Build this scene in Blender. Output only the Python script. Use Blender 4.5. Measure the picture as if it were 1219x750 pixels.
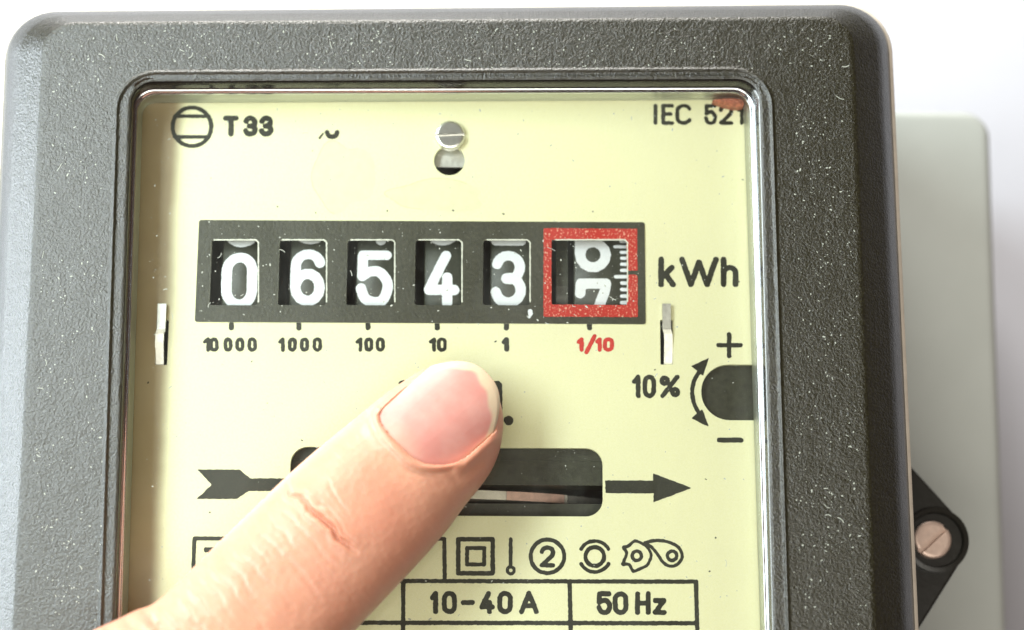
import bpy, bmesh, math, random
import numpy as np
from mathutils import Vector, Matrix
for o in list(bpy.data.objects): bpy.data.objects.remove(o)
random.seed(7); rng = np.random.default_rng(7)
SC = bpy.context.scene
COL = SC.collection
S = 0.000115                      # one model unit in metres (about a ninth of a millimetre)

# ------------------------------------------------------------------ camera
F = 2200.0; TH = math.radians(12.0); ROLL = math.radians(0.3); D = F
CP = np.array([0, -D*math.sin(TH), D*math.cos(TH)])
FW = np.array([0, math.sin(TH), -math.cos(TH)])
R0 = np.array([1., 0, 0]); U0 = np.array([0, math.cos(TH), math.sin(TH)])
RT = R0*math.cos(ROLL) + U0*math.sin(ROLL)
UP = -R0*math.sin(ROLL) + U0*math.cos(ROLL)
def W(p):                          # meter space (right, up, towards viewer) -> world metres
    return (p[0]*S, -p[2]*S, p[1]*S)
def bp(x, y, z=0.0):               # where the line of sight through a photo point meets the plane z
    r = RT*((x-609.5)/F) - UP*((y-375)/F) + FW
    t = (z-CP[2])/r[2]
    return CP + r*t
cam = bpy.data.cameras.new('camera'); co = bpy.data.objects.new('camera', cam); COL.objects.link(co)
def wv(v): return Vector((v[0], -v[2], v[1]))
m3 = Matrix((wv(RT), wv(UP), -wv(FW))).transposed()
co.matrix_world = Matrix.Translation(Vector(W(CP))) @ m3.to_4x4()
cam.sensor_width = 36; cam.lens = F*36/1219.0
cam.clip_start = 0.005; cam.clip_end = 20
cam.dof.use_dof = True; cam.dof.focus_distance = (D-60)*S; cam.dof.aperture_fstop = 13
SC.camera = co

# ------------------------------------------------------------------ light
wd = bpy.data.worlds.new("World"); SC.world = wd; wd.use_nodes = True
bg = wd.node_tree.nodes['Background']
bg.inputs[0].default_value = (1.0, 0.58, 0.44, 1); bg.inputs[1].default_value = 0.11
def area(name, pos, target, size, energy, col):
    l = bpy.data.lights.new(name, 'AREA'); l.shape = 'RECTANGLE'; l.size = size[0]*S; l.size_y = size[1]*S
    l.energy = energy; l.color = col
    o = bpy.data.objects.new(name, l); COL.objects.link(o)
    p = Vector(W(pos)); t = Vector(W(target)); o.location = p
    o.rotation_euler = (t-p).to_track_quat('-Z', 'Y').to_euler()
area('window_light', (-1850, 650, 2350), (-200, 0, 0), (1200, 2400), 2.5, (0.86, 0.96, 0.97))
area('left_fill', (-3300, 200, 60), (-500, 0, 20), (700, 2400), 2.7, (0.84, 0.94, 1.0))  # added low fill from the left, brightens the left bevel
area('high_light', (-500, 3400, 850), (0, -100, 0), (2200, 1200), 3.6, (1.0, 0.98, 0.93))  # unseen high lamp, placed to shade the plate's top
area('front_fill', (-200, -1300, 3900), (100, 0, 0), (2600, 1400), 1.3, (1.0, 0.96, 0.86))  # added frontal fill for the dial plate
area('wall_fill', (3000, 1500, -300), (1500, 200, -900), (1000, 1600), 0.03, (0.95, 0.97, 1.0))  # added fill for the wall behind the meter
SC.view_settings.view_transform = 'Standard'; SC.view_settings.look = 'None'
SC.view_settings.exposure = -0.24; SC.view_settings.gamma = 1.0
SC.render.engine = 'CYCLES'
SC.cycles.samples = 128; SC.cycles.use_denoising = True
SC.cycles.max_bounces = 10; SC.cycles.transparent_max_bounces = 12
SC.render.resolution_x = 1024; SC.render.resolution_y = 630

# ------------------------------------------------------------------ materials
def mat(name, col, rough=0.5, metal=0.0, var=0.0, vscale=400, bump=0.0, bscale=1500, bdist=0.0001,
        spec=0.5, coat=0.0, sss=0.0, bump2=0.0, b2scale=300, detail=4):
    m = bpy.data.materials.new(name); m.use_nodes = True
    nt = m.node_tree; b = nt.nodes['Principled BSDF']
    b.inputs['Base Color'].default_value = (*col, 1); b.inputs['Roughness'].default_value = rough
    b.inputs['Metallic'].default_value = metal; b.inputs['Specular IOR Level'].default_value = spec
    b.inputs['Coat Weight'].default_value = coat; b.inputs['Coat Roughness'].default_value = 0.1
    tc = nt.nodes.new('ShaderNodeTexCoord')
    def noise(sc, det=detail):
        n = nt.nodes.new('ShaderNodeTexNoise'); n.inputs['Scale'].default_value = sc
        n.inputs['Detail'].default_value = det; n.inputs['Roughness'].default_value = 0.6
        nt.links.new(tc.outputs['Object'], n.inputs['Vector']); return n
    if var > 0:
        n = noise(vscale); r = nt.nodes.new('ShaderNodeValToRGB')
        r.color_ramp.elements[0].position = 0.3; r.color_ramp.elements[1].position = 0.7
        r.color_ramp.elements[0].color = (*[c*(1-var) for c in col], 1)
        r.color_ramp.elements[1].color = (*[min(1, c*(1+var)) for c in col], 1)
        nt.links.new(n.outputs['Fac'], r.inputs[0]); nt.links.new(r.outputs[0], b.inputs['Base Color'])
    prev = None
    for st, sc, dd in ((bump, bscale, bdist), (bump2, b2scale, bdist*3)):
        if st > 0:
            n = noise(sc, 3); bn = nt.nodes.new('ShaderNodeBump'); bn.inputs['Strength'].default_value = st
            bn.inputs['Distance'].default_value = dd
            nt.links.new(n.outputs['Fac'], bn.inputs['Height'])
            if prev: nt.links.new(prev.outputs[0], bn.inputs['Normal'])
            prev = bn
    if prev: nt.links.new(prev.outputs[0], b.inputs['Normal'])
    return m
def nodes(m): return m.node_tree, m.node_tree.nodes, m.node_tree.links, m.node_tree.nodes['Principled BSDF']

M_cover = mat('moulded_black', (0.014, 0.013, 0.004), 0.31, var=0.8, vscale=3600, bump=0.8, bscale=3300, bdist=0.00017, bump2=0.25, b2scale=420, spec=0.9)
M_lip = mat('glossy_black', (0.012, 0.011, 0.009), 0.16, bump=0.15, bscale=600, spec=0.6)
M_trim = mat('clear_trim', (0.80, 0.83, 0.83), 0.27, metal=1.0, bump=0.1, bscale=300)
M_rim = mat('frosted_rim', (0.60, 0.62, 0.58), 0.5, metal=1.0)
M_glintbead = mat('glint_bead_metal', (0.55, 0.57, 0.58), 0.2, metal=1.0)
M_gasket = mat('cream_gasket', (0.72, 0.66, 0.56), 0.5, var=0.1)
M_ink = mat('olive_black_ink', (0.016, 0.017, 0.007), 0.6, var=0.35, vscale=2600, bump=0.3, bscale=3000)
M_mask = mat('counter_mask_ink', (0.040, 0.039, 0.022), 0.45, var=0.30, vscale=2600, bump=0.5, bscale=2500, spec=0.6)
M_redtxt = mat('red_ink', (0.62, 0.03, 0.02), 0.55, var=0.2, vscale=2000)
M_wheel = mat('black_wheel', (0.045, 0.048, 0.036), 0.42, var=0.2, vscale=1200, bump=0.2, bscale=1500)
M_white = mat('white_digit_paint', (0.86, 0.90, 0.96), 0.5, var=0.04, vscale=900)
M_dark = mat('dark_interior', (0.010, 0.011, 0.008), 0.6)
M_darkpl = mat('dark_recess', (0.035, 0.036, 0.022), 0.45, var=0.3, vscale=1200, bump=0.3, bscale=1500)
M_steel = mat('brushed_steel', (0.74, 0.74, 0.72), 0.30, metal=1.0, var=0.12, vscale=900, bump=0.3, bscale=900)
M_steel2 = mat('pale_tin', (0.66, 0.66, 0.62), 0.42, metal=0.85, var=0.15, vscale=700, bump=0.4, bscale=1200)
M_base = mat('pale_grey_plastic', (0.45, 0.475, 0.44), 0.5, var=0.03, vscale=90, bump=0.1, bscale=500)
M_lug = mat('black_lug_plastic', (0.016, 0.016, 0.012), 0.38, bump=0.3, bscale=800)
M_screwhead = mat('pinkish_screw', (0.80, 0.62, 0.52), 0.42, metal=0.5, var=0.1, vscale=700, bump=0.3)
M_wall = mat('white_wall', (0.535, 0.54, 0.585), 0.7, var=0.02, vscale=40, bump=0.2, bscale=400)
M_dust = mat('dust', (0.40, 0.42, 0.36), 0.8)
M_redrefl = mat('red_reflection', (0.50, 0.17, 0.11), 0.5, var=0.5, vscale=2600, bump=0.8, bscale=2500)
M_patch = mat('lifted_lacquer', (0.81, 0.79, 0.54), 0.42, var=0.05, vscale=900)
M_patchedge = mat('lacquer_edge', (0.72, 0.69, 0.44), 0.5)
M_cut = mat('cut_edge', (0.82, 0.83, 0.74), 0.4)

# faceplate: cream enamel, a brown reflection painted along the left border
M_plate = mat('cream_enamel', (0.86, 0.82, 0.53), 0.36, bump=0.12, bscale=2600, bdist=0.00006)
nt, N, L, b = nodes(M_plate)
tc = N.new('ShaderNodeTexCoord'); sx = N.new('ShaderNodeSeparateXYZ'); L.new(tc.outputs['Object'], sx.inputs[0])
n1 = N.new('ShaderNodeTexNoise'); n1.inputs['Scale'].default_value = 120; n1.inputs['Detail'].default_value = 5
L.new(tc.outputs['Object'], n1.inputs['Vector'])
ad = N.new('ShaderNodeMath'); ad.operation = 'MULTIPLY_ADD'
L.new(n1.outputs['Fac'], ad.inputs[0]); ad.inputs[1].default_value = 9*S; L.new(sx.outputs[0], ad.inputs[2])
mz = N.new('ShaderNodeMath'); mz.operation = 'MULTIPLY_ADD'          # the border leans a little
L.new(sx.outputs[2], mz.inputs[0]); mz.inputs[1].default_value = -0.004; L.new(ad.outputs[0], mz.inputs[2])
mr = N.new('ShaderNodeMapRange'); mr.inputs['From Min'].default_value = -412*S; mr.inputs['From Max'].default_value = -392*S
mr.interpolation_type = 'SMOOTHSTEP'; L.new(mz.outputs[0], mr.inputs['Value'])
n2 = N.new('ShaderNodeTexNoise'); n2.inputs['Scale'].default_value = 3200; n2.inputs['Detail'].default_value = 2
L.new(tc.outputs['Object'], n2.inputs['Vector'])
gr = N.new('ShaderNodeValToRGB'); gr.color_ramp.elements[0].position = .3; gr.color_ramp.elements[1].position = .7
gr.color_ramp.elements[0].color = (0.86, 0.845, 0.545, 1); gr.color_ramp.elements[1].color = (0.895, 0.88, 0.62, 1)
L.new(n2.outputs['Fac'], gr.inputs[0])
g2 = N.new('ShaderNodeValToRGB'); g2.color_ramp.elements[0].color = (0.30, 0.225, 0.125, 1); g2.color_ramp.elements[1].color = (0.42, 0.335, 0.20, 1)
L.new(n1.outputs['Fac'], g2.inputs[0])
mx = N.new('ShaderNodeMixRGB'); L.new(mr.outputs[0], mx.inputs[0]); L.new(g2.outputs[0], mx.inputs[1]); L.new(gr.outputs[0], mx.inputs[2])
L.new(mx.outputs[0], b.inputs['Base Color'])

# speckled red frame: white shows through pinholes
M_red = mat('speckled_red', (0.55, 0.025, 0.012), 0.55, bump=0.3, bscale=2500)
nt, N, L, b = nodes(M_red)
tc = N.new('ShaderNodeTexCoord'); v = N.new('ShaderNodeTexNoise'); v.inputs['Scale'].default_value = 3600; v.inputs['Detail'].default_value = 2
L.new(tc.outputs['Object'], v.inputs['Vector']); r = N.new('ShaderNodeValToRGB')
r.color_ramp.elements[0].position = 0.57; r.color_ramp.elements[0].color = (0.54, 0.022, 0.012, 1)
r.color_ramp.elements[1].position = 0.72; r.color_ramp.elements[1].color = (0.88, 0.50, 0.36, 1)
L.new(v.outputs['Fac'], r.inputs[0]); L.new(r.outputs[0], b.inputs['Base Color'])

# window pane: thin clear plastic
M_glass = bpy.data.materials.new('clear_pane'); M_glass.use_nodes = True
nt = M_glass.node_tree; nt.nodes.clear()
out = nt.nodes.new('ShaderNodeOutputMaterial'); tr = nt.nodes.new('ShaderNodeBsdfTransparent'); gl = nt.nodes.new('ShaderNodeBsdfGlossy')
gl.inputs['Roughness'].default_value = 0.06; tr.inputs[0].default_value = (0.985, 0.99, 0.975, 1)
fr = nt.nodes.new('ShaderNodeFresnel'); fr.inputs[0].default_value = 1.4
ms = nt.nodes.new('ShaderNodeMixShader'); nt.links.new(fr.outputs[0], ms.inputs[0]); nt.links.new(tr.outputs[0], ms.inputs[1]); nt.links.new(gl.outputs[0], ms.inputs[2])
tcg = nt.nodes.new('ShaderNodeTexCoord'); ng = nt.nodes.new('ShaderNodeTexNoise'); ng.inputs['Scale'].default_value = 70; ng.inputs['Detail'].default_value = 8; ng.inputs['Roughness'].default_value = .75
mg = nt.nodes.new('ShaderNodeMapping'); mg.inputs['Scale'].default_value = (1, 1, .45); mg.inputs['Rotation'].default_value = (0, .5, 0)
nt.links.new(tcg.outputs['Object'], mg.inputs[0]); nt.links.new(mg.outputs[0], ng.inputs['Vector'])
rg = nt.nodes.new('ShaderNodeMapRange'); rg.inputs['From Min'].default_value = .42; rg.inputs['From Max'].default_value = .72; rg.inputs['To Min'].default_value = .001; rg.inputs['To Max'].default_value = .022
nt.links.new(ng.outputs['Fac'], rg.inputs['Value']); df_ = nt.nodes.new('ShaderNodeBsdfDiffuse'); df_.inputs[0].default_value = (.75, .78, .72, 1)
m2_ = nt.nodes.new('ShaderNodeMixShader'); nt.links.new(rg.outputs[0], m2_.inputs[0]); nt.links.new(ms.outputs[0], m2_.inputs[1]); nt.links.new(df_.outputs[0], m2_.inputs[2])
nt.links.new(m2_.outputs[0], out.inputs[0])

# skin
def skin_mat():
    m = mat('skin', (0.78, 0.42, 0.27), 0.42, spec=0.45)
    nt, N, L, b = nodes(m)
    tc = N.new('ShaderNodeTexCoord')
    at = N.new('ShaderNodeAttribute'); at.attribute_name = 'tone'
    n = N.new('ShaderNodeTexNoise'); n.inputs['Scale'].default_value = 150; n.inputs['Detail'].default_value = 6; n.inputs['Roughness'].default_value = .65
    L.new(tc.outputs['Object'], n.inputs['Vector'])
    r = N.new('ShaderNodeValToRGB'); r.color_ramp.elements[0].position = .30; r.color_ramp.elements[1].position = .70
    r.color_ramp.elements[0].color = (0.585, 0.268, 0.170, 1); r.color_ramp.elements[1].color = (0.625, 0.318, 0.208, 1)
    L.new(n.outputs['Fac'], r.inputs[0])
    mx = N.new('ShaderNodeMixRGB'); L.new(at.outputs['Fac'], mx.inputs[0]); L.new(r.outputs[0], mx.inputs[1]); mx.inputs[2].default_value = (0.50, 0.15, 0.09, 1)
    L.new(mx.outputs[0], b.inputs['Base Color'])
    b.inputs['Subsurface Weight'].default_value = 0.35; b.inputs['Subsurface Radius'].default_value = (1.0, 0.35, 0.2)
    b.inputs['Subsurface Scale'].default_value = 0.0012
    # fine skin relief: cells stretched across the finger
    v = N.new('ShaderNodeTexVoronoi'); v.inputs['Scale'].default_value = 3300; v.feature = 'DISTANCE_TO_EDGE'
    L.new(tc.outputs['Object'], v.inputs['Vector'])
    n3 = N.new('ShaderNodeTexNoise'); n3.inputs['Scale'].default_value = 1400; n3.inputs['Detail'].default_value = 5
    L.new(tc.outputs['Object'], n3.inputs['Vector'])
    b1 = N.new('ShaderNodeBump'); b1.inputs['Strength'].default_value = .22; b1.inputs['Distance'].default_value = .00005
    L.new(v.outputs['Distance'], b1.inputs['Height'])
    b2 = N.new('ShaderNodeBump'); b2.inputs['Strength'].default_value = .38; b2.inputs['Distance'].default_value = .0001
    L.new(n3.outputs['Fac'], b2.inputs['Height']); L.new(b1.outputs[0], b2.inputs['Normal']); L.new(b2.outputs[0], b.inputs['Normal'])
    return m
M_skin = skin_mat()
M_nail = mat('nail', (0.86, 0.50, 0.43), 0.42, spec=0.3, coat=0.0, bump=0.15, bscale=500)
nt, N, L, b = nodes(M_nail)
at = N.new('ShaderNodeAttribute'); at.attribute_name = 'free'
tc = N.new('ShaderNodeTexCoord'); n = N.new('ShaderNodeTexNoise'); n.inputs['Scale'].default_value = 260; n.inputs['Detail'].default_value = 4
L.new(tc.outputs['Object'], n.inputs['Vector']); r = N.new('ShaderNodeValToRGB')
r.color_ramp.elements[0].position = .35; r.color_ramp.elements[1].position = .68
r.color_ramp.elements[0].color = (0.57, 0.245, 0.205, 1); r.color_ramp.elements[1].color = (0.62, 0.315, 0.265, 1)
L.new(n.outputs['Fac'], r.inputs[0])
mx = N.new('ShaderNodeMixRGB'); L.new(at.outputs['Fac'], mx.inputs[0]); L.new(r.outputs[0], mx.inputs[1]); mx.inputs[2].default_value = (0.60, 0.47, 0.32, 1)
L.new(mx.outputs[0], b.inputs['Base Color']); b.inputs['Subsurface Weight'].default_value = .25
b.inputs['Subsurface Radius'].default_value = (1, .4, .25); b.inputs['Subsurface Scale'].default_value = .0008

# ------------------------------------------------------------------ object helpers
def finish(name, verts, faces, m, parent=None, smooth=False, **props):
    me = bpy.data.meshes.new(name)
    me.from_pydata([W(v) for v in verts], [], [tuple(f) for f in faces]); me.update()
    me.materials.append(m)
    if smooth: me.polygons.foreach_set('use_smooth', [True]*len(me.polygons))
    o = bpy.data.objects.new(name, me); COL.objects.link(o)
    if parent:
        o.parent = parent
        if parent.type == 'EMPTY': o.matrix_parent_inverse = Matrix.Translation(-parent.location)
    for k, v in props.items(): o[k] = v
    return o
def thing(name, label, cat, p):
    o = bpy.data.objects.new(name, None); COL.objects.link(o); o.location = W(p); o['label'] = label; o['category'] = cat
    o.empty_display_size = 0.01
    return o
def rquad(c, rad, z, seg=10):      # rounded four-sided ring; c = TL,TR,BR,BL in meter space (u,v)
    out = []
    rads = rad if isinstance(rad, (list, tuple)) else [rad]*4
    for i in range(4):
        P = np.array(c[i]); A = np.array(c[i-1]); B = np.array(c[(i+1) % 4])
        e1 = (A-P)/np.linalg.norm(A-P); e2 = (B-P)/np.linalg.norm(B-P)
        for k in range(seg+1):
            a = k/seg*math.pi/2; r = rads[i]
            q = P + e1*r*(1-math.sin(a)) + e2*r*(1-math.cos(a))
            out.append((q[0], q[1], z))
    return out
def quad(px, z): return [bp(x, y, z)[:2] for x, y in px]
def offs(c, d):                    # grow a quad outward by d
    c = [np.array(p) for p in c]; sg = [(-1, 1), (1, 1), (1, -1), (-1, -1)]
    return [p+np.array(s)*d for p, s in zip(c, sg)]
def lerpq(a, b, t): return [np.array(p)*(1-t)+np.array(q)*t for p, q in zip(a, b)]
def loft(rings, closed_rings=False, cap0=False, cap1=False):
    v = []; f = []; n = len(rings[0])
    for r in rings: v += list(r)
    m = len(rings)
    for i in range(m-1 if not closed_rings else m):
        a = i*n; b_ = ((i+1) % m)*n
        for k in range(n):
            k2 = (k+1) % n; f.append((a+k, b_+k, b_+k2, a+k2))
    if cap0: f.append(tuple(range(n)))
    if cap1: f.append(tuple(reversed(range((m-1)*n, m*n))))
    return v, f
def fill(outer, holes, z0, z1, name, m, parent, bevel=0.0, edge=None, **pr):
    """flat plate with holes between z0 (back) and z1 (front), edges bevelled"""
    cu = bpy.data.curves.new(name, 'CURVE'); cu.dimensions = '2D'; cu.fill_mode = 'BOTH'
    for poly in [outer]+holes:
        sp = cu.splines.new('POLY'); sp.points.add(len(poly)-1); sp.use_cyclic_u = True
        for i, p in enumerate(poly): sp.points[i].co = (p[0], p[1], 0, 1)
    cu.extrude = max((z1-z0)/2-bevel, 0.001); cu.bevel_depth = bevel; cu.bevel_resolution = 1
    cu.offset = -bevel
    t = bpy.data.objects.new('tmp', cu); COL.objects.link(t)
    dg = bpy.context.evaluated_depsgraph_get(); me0 = bpy.data.meshes.new_from_object(t.evaluated_get(dg))
    vs = [(v.co.x, v.co.y, v.co.z+(z0+z1)/2) for v in me0.vertices]; fs = [tuple(p.vertices) for p in me0.polygons]
    fz = [abs(p.normal.z) for p in me0.polygons]
    bpy.data.objects.remove(t); bpy.data.curves.remove(cu); bpy.data.meshes.remove(me0)
    o = finish(name, vs, fs, m, parent, **pr)
    if edge:
        o.data.materials.append(edge)
        for i, q in enumerate(fz):
            if q < 0.9: o.data.polygons[i].material_index = 1
    return o
def rrect(x0, y0, x1, y1, r, z=0, seg=8):   # rounded rectangle given by photo edges, lying at height z
    u0 = bp(x0, (y0+y1)/2, z)[0]; u1 = bp(x1, (y0+y1)/2, z)[0]; v0 = bp((x0+x1)/2, y0, z)[1]; v1 = bp((x0+x1)/2, y1, z)[1]
    return [(p[0], p[1]) for p in rquad([(u0, v0), (u1, v0), (u1, v1), (u0, v1)], r, 0, seg)]
def circ(cx, cy, r, n=40, a0=0): return [(cx+r*math.cos(a0+2*math.pi*i/n), cy+r*math.sin(a0+2*math.pi*i/n)) for i in range(n)]

# ---- strokes -> clean flat (or bent) ink shapes with slightly uneven edges
def vnoise(X, Y, sc, seed):
    r = np.random.default_rng(seed); G = r.random((64, 64))*2-1
    x = X/sc; y = Y/sc; xi = np.floor(x).astype(int); yi = np.floor(y).astype(int); fx = x-xi; fy = y-yi
    fx = fx*fx*(3-2*fx); fy = fy*fy*(3-2*fy)
    g = lambda a, c: G[a % 64, c % 64]
    return (g(xi, yi)*(1-fx)+g(xi+1, yi)*fx)*(1-fy)+(g(xi, yi+1)*(1-fx)+g(xi+1, yi+1)*fx)*fy
def seg_d(X, Y, a, b_):
    dx, dy = b_[0]-a[0], b_[1]-a[1]; l = dx*dx+dy*dy+1e-9
    t = np.clip(((X-a[0])*dx+(Y-a[1])*dy)/l, 0, 1)
    return np.hypot(X-a[0]-t*dx, Y-a[1]-t*dy)
def poly_d(X, Y, poly):
    d = np.full(X.shape, 1e9); ins = np.zeros(X.shape, bool); n = len(poly)
    for i in range(n):
        a = poly[i]; b_ = poly[(i+1) % n]; d = np.minimum(d, seg_d(X, Y, a, b_))
        c = ((a[1] > Y) != (b_[1] > Y)) & (X < (b_[0]-a[0])*(Y-a[1])/((b_[1]-a[1]) if abs(b_[1]-a[1]) > 1e-9 else 1e-9)+a[0])
        ins ^= c
    return np.where(ins, -d, d)
def shape_mesh(strokes, polys=(), res=0.8, rough=0.35, clip=None, seed=1):
    """strokes: (polyline, width) in flat coordinates. Returns 2-D verts and faces."""
    pts = [p for s, w in strokes for p in s]+[p for q in polys for p in q]
    mw = max([w for s, w in strokes]+[2])
    x0 = min(p[0] for p in pts)-mw; x1 = max(p[0] for p in pts)+mw; y0 = min(p[1] for p in pts)-mw; y1 = max(p[1] for p in pts)+mw
    if clip: y0 = max(y0, clip[0]); y1 = min(y1, clip[1])
    xs = np.arange(x0, x1+res, res); ys = np.arange(y0, y1+res, res)
    X, Y = np.meshgrid(xs, ys, indexing='ij'); d = np.full(X.shape, 1e9)
    for s, w in strokes:
        if len(s) == 1: d = np.minimum(d, np.hypot(X-s[0][0], Y-s[0][1])-w/2)
        for a, b_ in zip(s[:-1], s[1:]): d = np.minimum(d, seg_d(X, Y, a, b_)-w/2)
    for q in polys: d = np.minimum(d, poly_d(X, Y, q))
    if rough: d = d + rough*vnoise(X+seed*13.7, Y, 2.6, seed) + 0.5*rough*vnoise(X, Y+seed*3.1, 1.2, seed+5)
    verts = []; vid = {}; faces = []
    def V(x, y):
        k = (round(x, 4), round(y, 4))
        if k not in vid: vid[k] = len(verts); verts.append((x, y))
        return vid[k]
    ins = d < 0; nx, ny = d.shape
    for j in range(ny-1):
        run = None
        for i in range(nx-1):
            c = (ins[i, j], ins[i+1, j], ins[i+1, j+1], ins[i, j+1]); full = all(c)
            if full:
                if run is None: run = i
                continue
            if run is not None:
                faces.append((V(xs[run], ys[j]), V(xs[i], ys[j]), V(xs[i], ys[j+1]), V(xs[run], ys[j+1]))); run = None
            if not any(c): continue
            P = [(i, j), (i+1, j), (i+1, j+1), (i, j+1)]; poly = []
            for k in range(4):
                a = P[k]; b_ = P[(k+1) % 4]; da = d[a]; db = d[b_]
                if da < 0: poly.append(V(xs[a[0]], ys[a[1]]))
                if (da < 0) != (db < 0):
                    t = min(max(da/(da-db), .02), .98)
                    poly.append(V(xs[a[0]]+(xs[b_[0]]-xs[a[0]])*t, ys[a[1]]+(ys[b_[1]]-ys[a[1]])*t))
            if len(set(poly)) > 2: faces.append(tuple(poly))
        if run is not None: faces.append((V(xs[run], ys[j]), V(xs[nx-1], ys[j]), V(xs[nx-1], ys[j+1]), V(xs[run], ys[j+1])))
    return verts, faces
def arc(cx, cy, rx, ry, a0, a1, n=14):   # y down, angles in degrees
    return [(cx+rx*math.cos(math.radians(a0+(a1-a0)*i/n)), cy+ry*math.sin(math.radians(a0+(a1-a0)*i/n))) for i in range(n+1)]
def crom(p, n=6, closed=False):
    out = []; m = len(p)
    for i in range(m if closed else m-1):
        P = [np.array(p[(i+k) % m] if closed else p[min(max(i+k, 0), m-1)]) for k in (-1, 0, 1, 2)]
        for j in range(n):
            t = j/n
            out.append(tuple(0.5*((2*P[1])+(-P[0]+P[2])*t+(2*P[0]-5*P[1]+4*P[2]-P[3])*t*t+(-P[0]+3*P[1]-3*P[2]+P[3])*t**3)))
    out.append(tuple(p[0] if closed else p[-1])); return out
def rot180(g): return [[(1-x, 1-y) for x, y in s] for s in g]
G6 = [[*arc(.5, .26, .5, .26, -14, -180), (0, .71), *arc(.5, .715, .5, .285, 180, -180)]]
G = {
 '0': [[*arc(.5, .30, .5, .30, 180, 360), (1, .7), *arc(.5, .70, .5, .30, 0, 180), (0, .3)]],
 '1': [[(0, .24), (1, 0), (1, 1)]],
 '2': [[*arc(.5, .28, .5, .28, 185, 360), (.93, .47), (0, 1), (1, 1)]],
 '3': [[*arc(.5, .26, .46, .26, 195, 450, 18)[:-1], (.42, .50)], [(.42, .50), *arc(.5, .74, .5, .26, -80, 170, 18)]],
 '4': [[(.66, 0), (0, .74), (1, .74)], [(.72, .48), (.72, 1)]],
 '5': [[(.95, 0), (.05, 0), (.04, .46), *crom([(.04, .46), (.35, .36), (.72, .38), (1, .58), (1, .76), (.82, .96), (.5, 1), (.16, .93), (0, .72)], 4)]],
 '6': G6,
 '7': [[(0, .2), (.03, 0), (1, 0), (.96, .14), (.36, 1)]],
 '8': [[*arc(.5, .25, .44, .25, 0, 360, 20)], [*arc(.5, .74, .5, .26, 0, 360, 20)]],
 '9': rot180(G6),
 'T': [[(0, 0), (1, 0)], [(.5, 0), (.5, 1)]], 'I': [[(.5, 0), (.5, 1)]],
 'E': [[(1, 0), (0, 0), (0, 1), (1, 1)], [(0, .48), (.85, .48)]],
 'C': [[*arc(.55, .3, .5, .3, -25, -180), *arc(.55, .7, .5, .3, 180, 25)]],
 'k': [[(0, 0), (0, 1)], [(.9, .33), (.05, .72)], [(.35, .58), (1, 1)]],
 'W': [[(0, 0), (.26, 1), (.5, .12), (.74, 1), (1, 0)]],
 'h': [[(0, 0), (0, 1)], [(0, .55), *arc(.5, .55, .5, .22, 180, 360), (1, 1)]],
 'A': [[(0, 1), (.5, 0), (1, 1)], [(.17, .68), (.83, .68)]],
 'H': [[(0, 0), (0, 1)], [(1, 0), (1, 1)], [(0, .5), (1, .5)]],
 'z': [[(0, 0), (1, 0), (0, 1), (1, 1)]], '-': [[(0, .5), (1, .5)]],
 '/': [[(1, 0), (0, 1)]],
 '%': [[(.95, 0), (.05, 1)], [*arc(.18, .2, .18, .16, 0, 360, 12)], [*arc(.82, .8, .18, .16, 0, 360, 12)]],
}
def gl_px(ch, x0, x1, y0, y1, w):    # glyph strokes fitted into a photo box (ink edge to ink edge)
    h = w/2
    X0, X1, Y0, Y1 = x0+h, x1-h, y0+h, y1-h
    if X1 < X0: X0 = X1 = (x0+x1)/2
    if ch == '-': Y0 = Y1 = (y0+y1)/2
    return [([(X0+(X1-X0)*x, Y0+(Y1-Y0)*y) for x, y in s], w) for s in G[ch]]
BOLD = 1.2
def ink(name, strokes, m, parent, polys=(), z=0.35, rough=0.35, res=0.8, **pr):
    """strokes in photo coordinates; laid on the plate"""
    ss = [([tuple(bp(x, y, 0)[:2]) for x, y in s], w*BOLD) for s, w in strokes]
    pp = [[tuple(bp(x, y, 0)[:2]) for x, y in q] for q in polys]
    v, f = shape_mesh(ss, pp, res=res, rough=rough, seed=random.randint(1, 50))
    return finish(name, [(x, y, z) for x, y in v], [tuple(reversed(q)) if False else q for q in f], m, parent, **pr)

# ================================================================== SETTING
WZ = -900
wallv = []
x0, x1, y0, y1 = -6000, 6000, -5000, 5000
finish('wall', [(x0, y0, WZ), (x1, y0, WZ), (x1, y1, WZ), (x0, y1, WZ)], [(0, 1, 2, 3)], M_wall, kind='structure')

# ================================================================== METER
meter = thing('electricity_meter', 'black cased electricity meter with a cream dial plate reading 06543 behind its clear window', 'electricity meter', (0, -700, WZ))
H = 70
A = quad([(53, 27), (1014, 20), (1053, 1050), (0, 1050)], H)
B = quad([(22, 18), (1046, 9), (1092, 1060), (-31, 1060)], 42)
C = quad([(7, 12), (1057, 3), (1105, 1070), (-40, 1070)], 8)
RI = quad([(141, 87), (917, 83), (946, 1010), (112, 1010)], H)      # raised hairline around the window
LI = quad([(157, 97), (903, 94), (926, 1000), (128, 1000)], H)      # lip of the opening
G32 = quad([(163, 113), (893, 111), (919, 985), (136, 985)], 32)
P0 = quad([(169, 122), (886, 118), (913, 970), (144, 970)], 0)
prof = []
prof.append(rquad(C, 62, -600)); prof.append(rquad(C, 62, -20)); prof.append(rquad(C, 60, 2)); prof.append(rquad(lerpq(C, B, .35), 57, 20)); prof.append(rquad(lerpq(C, B, .8), 54, 36))
prof.append(rquad(B, 52, 42)); prof.append(rquad(lerpq(B, A, .15), 50, 48)); prof.append(rquad(lerpq(B, A, .8), 40, 64.5)); prof.append(rquad(lerpq(B, A, .93), 38, 68.3))
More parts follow.
